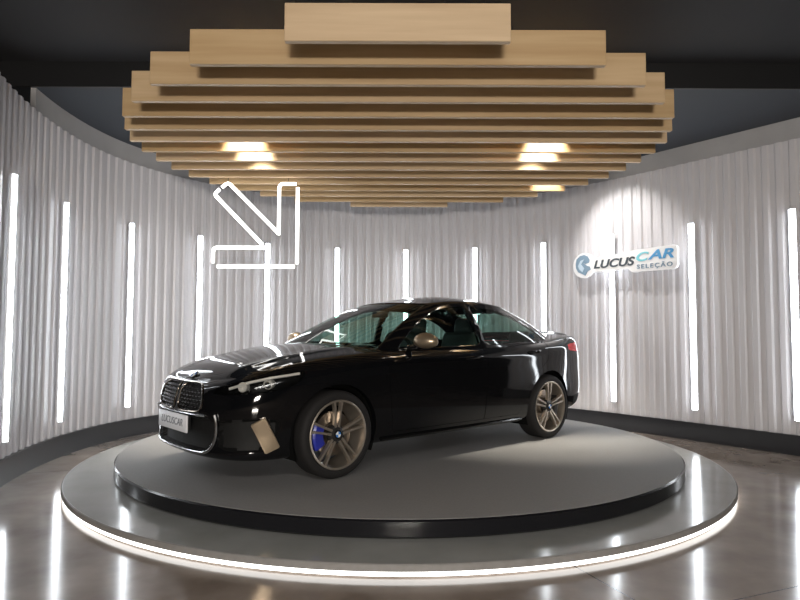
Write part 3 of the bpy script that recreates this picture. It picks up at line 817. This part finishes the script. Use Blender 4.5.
# boot lip spoiler and roof fin
bm = bmesh.new(); cols = []
for y in np.linspace(-.60, .60, 25):
    a = 1 - .35 * (abs(y) / .60) ** 4; l0 = 3.40 - .10 * (abs(y) / .60) ** 2; z0 = 1.062 - .030 * (abs(y) / .6) ** 2
    cols.append([bm.verts.new((LX(l0 + dl), y, z0 + dz)) for dl, dz in ((0, -.004), (.07, .012), (.165 * a, .036 * a), (.172 * a, .030 * a), (.12, -.02))])
for A, B in zip(cols, cols[1:]):
    for i in range(5): bm.faces.new((A[i], B[i], B[(i + 1) % 5], A[(i + 1) % 5]))
bm.faces.new(cols[0]); bm.faces.new(cols[-1][::-1]); bmesh.ops.recalc_face_normals(bm, faces=bm.faces)
carpart('spoiler', bm, M['gloss_black'], angle=30)
# --- wheels ------------------------------------------------------------
def wheel(l, sgn, caliper):
    wl = empty('wheel', (LX(l), sgn * .775, .3235), 0 if sgn > 0 else PI, car)
    bm = bmesh.new()       # local +y is the outer side
    add_lathe(bm, [(.244, .090), (.252, .104), (.275, .112), (.300, .108), (.316, .094), (.3235, .070), (.3235, -.070), (.316, -.095), (.29, -.11), (.244, -.10)], 72, 'y', closed=True)
    for d in (-.04, 0, .04):
        pass
    finish('tyre', bm, M['rubber'], wl, angle=50)
    bm = bmesh.new(); add_lathe(bm, [(.254, .098), (.256, .107), (.250, .110), (.240, .106), (.236, .085), (.228, .02), (.226, -.09), (.242, -.09), (.245, -.085)], 72, 'y')
    bmesh.ops.delete(bm, geom=[f for f in bm.faces if len(f.verts) > 4], context='FACES')
    rim = finish('rim', bm, M['alloy'], wl, angle=40)
    for k in range(5):
        a0 = PI / 2 + k * 2 * PI / 5
        for s in (-1, 1):
            bm = bmesh.new()
            # each bar: slim trapezoid from the hub to the rim lip, parallel pair
            sec = []
            for r_, off, w_, y_ in ((.040, .013, .010, .086), (.11, .019, .0080, .094), (.19, .027, .0078, .100), (.244, .034, .010, .101)):
                ring = []
                for dw, dy in ((-w_, 0), (w_, 0), (w_ * 1.1, -.030), (-w_ * 1.1, -.030)):
                    ring.append(bm.verts.new((r_ * math.cos(a0) - (s * off + dw) * math.sin(a0), y_ + dy, r_ * math.sin(a0) + (s * off + dw) * math.cos(a0))))
                sec.append(ring)
            for A, B in zip(sec, sec[1:]):
                for i in range(4): bm.faces.new((A[i], A[(i + 1) % 4], B[(i + 1) % 4], B[i]))
            bm.faces.new(sec[0]); bm.faces.new(sec[-1][::-1]); bmesh.ops.recalc_face_normals(bm, faces=bm.faces)
            finish('spoke', bm, M['alloy'], wl, angle=25)
    bm = bmesh.new(); add_lathe(bm, [(.075, .058), (.068, .082), (.040, .092), (.034, .094), (.0001, .094)], 40, 'y'); finish('hub', bm, M['alloy_dark'], wl)
    for k in range(5):
        a = PI / 2 + (k + .5) * 2 * PI / 5
        bm = bmesh.new(); add_lathe(bm, [(.009, .070), (.009, .090), (.006, .092), (.0001, .092)], 10, 'y', (.056 * math.cos(a), 0, .056 * math.sin(a))); finish('wheel_bolt', bm, M['alloy_dark'], wl)
    RXm = Matrix.Rotation(-PI / 2, 4, 'X')
    bm = bmesh.new(); add_lathe(bm, [(.032, .09), (.032, .098), (.0001, .099)], 28, 'y'); finish('hub_cap', bm, M['gloss_black'], wl)
    for c0 in range(4):
        pts = [(0, 0)] + [(.022 * math.cos(a), .022 * math.sin(a)) for a in np.linspace(c0 * PI / 2, (c0 + 1) * PI / 2, 6)]
        bm = bmesh.new(); add_prism(bm, pts, lambda a, b, d: (a, d, b), .098, .1005); finish('emblem_quarter', bm, M['emb_blue'] if c0 % 2 else M['emb_white'], wl, smooth=False)
    bm = bmesh.new(); add_lathe(bm, [(.09, .0), (.165, .0), (.165, .026), (.09, .026), (.085, .045), (.03, .045)], 48, 'y'); finish('brake_disc', bm, M['disc_steel'], wl)
    bm = bmesh.new()
    arc = np.linspace(math.radians(150), math.radians(212), 10) if sgn > 0 else np.linspace(math.radians(-32), math.radians(30), 10)
    # caliper sits towards the nose of the car (+x) for the front wheels
    arc = [(PI - a) for a in arc] if caliper == 'front' else list(arc)
    rows_ = []
    for a in arc:
        rows_.append([bm.verts.new((r_ * math.cos(a), y_, r_ * math.sin(a))) for r_, y_ in ((.112, .028), (.112, .066), (.135, .074), (.185, .072), (.200, .060), (.200, -.02), (.175, -.02), (.172, .028))])
    for A, B in zip(rows_, rows_[1:]):
        for i in range(8): bm.faces.new((A[i], A[(i + 1) % 8], B[(i + 1) % 8], B[i]))
    bm.faces.new(rows_[0]); bm.faces.new(rows_[-1][::-1]); bmesh.ops.recalc_face_normals(bm, faces=bm.faces)
    finish('brake_caliper', bm, M['blue'] if caliper == 'front' else M['alloy_dark'], wl, angle=30)
    # arch liner
    bm = bmesh.new(); A = []; 
    for a in np.linspace(-.45, PI + .45, 40):
        A.append([bm.verts.new((LX(l) + (AR + .004) * math.cos(a), sgn * y_, WZ + (AR + .004) * math.sin(a))) for y_ in (.845, .50)])
    for a_, b_ in zip(A, A[1:]): bm.faces.new((a_[0], b_[0], b_[1], a_[1]))
    bm.faces.new([r_[1] for r_ in A])
    carpart('wheel_arch_liner', bm, M['liner'])
for l in (0, 2.67):
    for sgn in (1, -1): wheel(l, sgn, 'front' if l == 0 else 'rear')
# --- interior ----------------------------------------------------------
def rbox(name, c, s, m, bev=.04, rot=None, parent=None):
    bm = bmesh.new(); add_box(bm, (0, 0, 0), s, bevel=bev, seg=3)
    if rot: bm.transform(Matrix.Rotation(rot, 4, 'Y'))
    bm.transform(Matrix.Translation((LX(c[0]), c[1], c[2]))); return carpart(name, bm, m, parent, angle=50)
rbox('dashboard', (.72, 0, .83), (.50, 1.36, .20), M['matte_black'], .06)
rbox('cabin_floor', (1.9, 0, .30), (2.0, 1.45, .06), M['matte_black'], .02)
rbox('parcel_shelf', (2.95, 0, .95), (.36, 1.1, .05), M['matte_black'], .02)
for sgn in (1, -1):
    s = rbox('front_seat', (1.50, sgn * .36, .50), (.52, .50, .18), M['seat'], .06)
    rbox('backrest', (1.83, sgn * .36, .78), (.13, .48, .62), M['seat'], .05, -.30, s)
    rbox('headrest', (1.95, sgn * .36, 1.14), (.09, .26, .17), M['seat'], .04, -.2, s)
rs = rbox('rear_seat', (2.42, 0, .48), (.50, 1.28, .18), M['seat'], .06)
rbox('backrest', (2.72, 0, .74), (.14, 1.24, .50), M['seat'], .05, -.4, rs)
for y in (-.38, .38): rbox('headrest', (2.80, y, 1.02), (.09, .24, .13), M['seat'], .04, -.3, rs)
bm = bmesh.new(); add_tube(bm, [(.18 * math.cos(a), .18 * math.sin(a), 0) for a in np.linspace(0, 2 * PI, 32, endpoint=False)], .014, 8, closed=True)
for a in (0, PI, -PI / 2): add_tube(bm, [(0, 0, -.02), (.17 * math.cos(a), .17 * math.sin(a), 0)], .016, 6)
bm.transform(Matrix.Translation((LX(1.06), .36, .91)) @ Matrix.Rotation(-1.15, 4, 'Y') @ Matrix.Rotation(PI / 2, 4, 'Z')); carpart('steering_wheel', bm, M['matte_black'])
rbox('rear_view_mirror', (1.12, 0, 1.25), (.03, .22, .06), M['matte_black'], .012)


# ================================================================== CAMERA, WORLD, LIGHTS
cam = bpy.data.cameras.new('camera'); cam.sensor_width = 36; cam.sensor_fit = 'HORIZONTAL'; cam.lens = 36 * 613.8 / 800
co = bpy.data.objects.new('camera', cam); C.objects.link(co); co.location = (0, 0, 1.272); co.rotation_euler = (PI / 2 + .0518, -.0031, 0)
cam.clip_start = .05
bpy.context.scene.camera = co
w = bpy.data.worlds.new('world'); bpy.context.scene.world = w; w.use_nodes = True
w.node_tree.nodes['Background'].inputs[0].default_value = (.5, .55, .6, 1); w.node_tree.nodes['Background'].inputs[1].default_value = .02
# daylight from the showroom's entrance, behind the photographer
def area(name, loc, aim, sx, sy, power, col):
    l = bpy.data.lights.new(name, 'AREA'); l.shape = 'RECTANGLE'; l.size = sx; l.size_y = sy; l.energy = power; l.color = col
    o = bpy.data.objects.new(name, l); C.objects.link(o); o.location = loc
    o.rotation_euler = (Vector(aim) - Vector(loc)).to_track_quat('-Z', 'Y').to_euler(); return o
area('added_overhead_fill', (0, -1.6, 3.72), (0, -1.0, 0), 3.2, 1.2, 170, (1, .96, .92))  # unseen fill added overhead to brighten the front deck and near floor
area('entrance_daylight', (.3, -6.8, 1.5), (0, 6, 2.2), 1.3, .6, 640, (1, .93, .84))
sc = bpy.context.scene
sc.view_settings.view_transform = 'Standard'; sc.view_settings.look = 'None'; sc.view_settings.gamma = 1; sc.view_settings.exposure = 0
sc.view_settings.use_curve_mapping = False
sc.cycles.use_denoising = True
sc.cycles.max_bounces = 10
sc.cycles.use_adaptive_sampling = False
sc.cycles.sample_clamp_indirect = 8
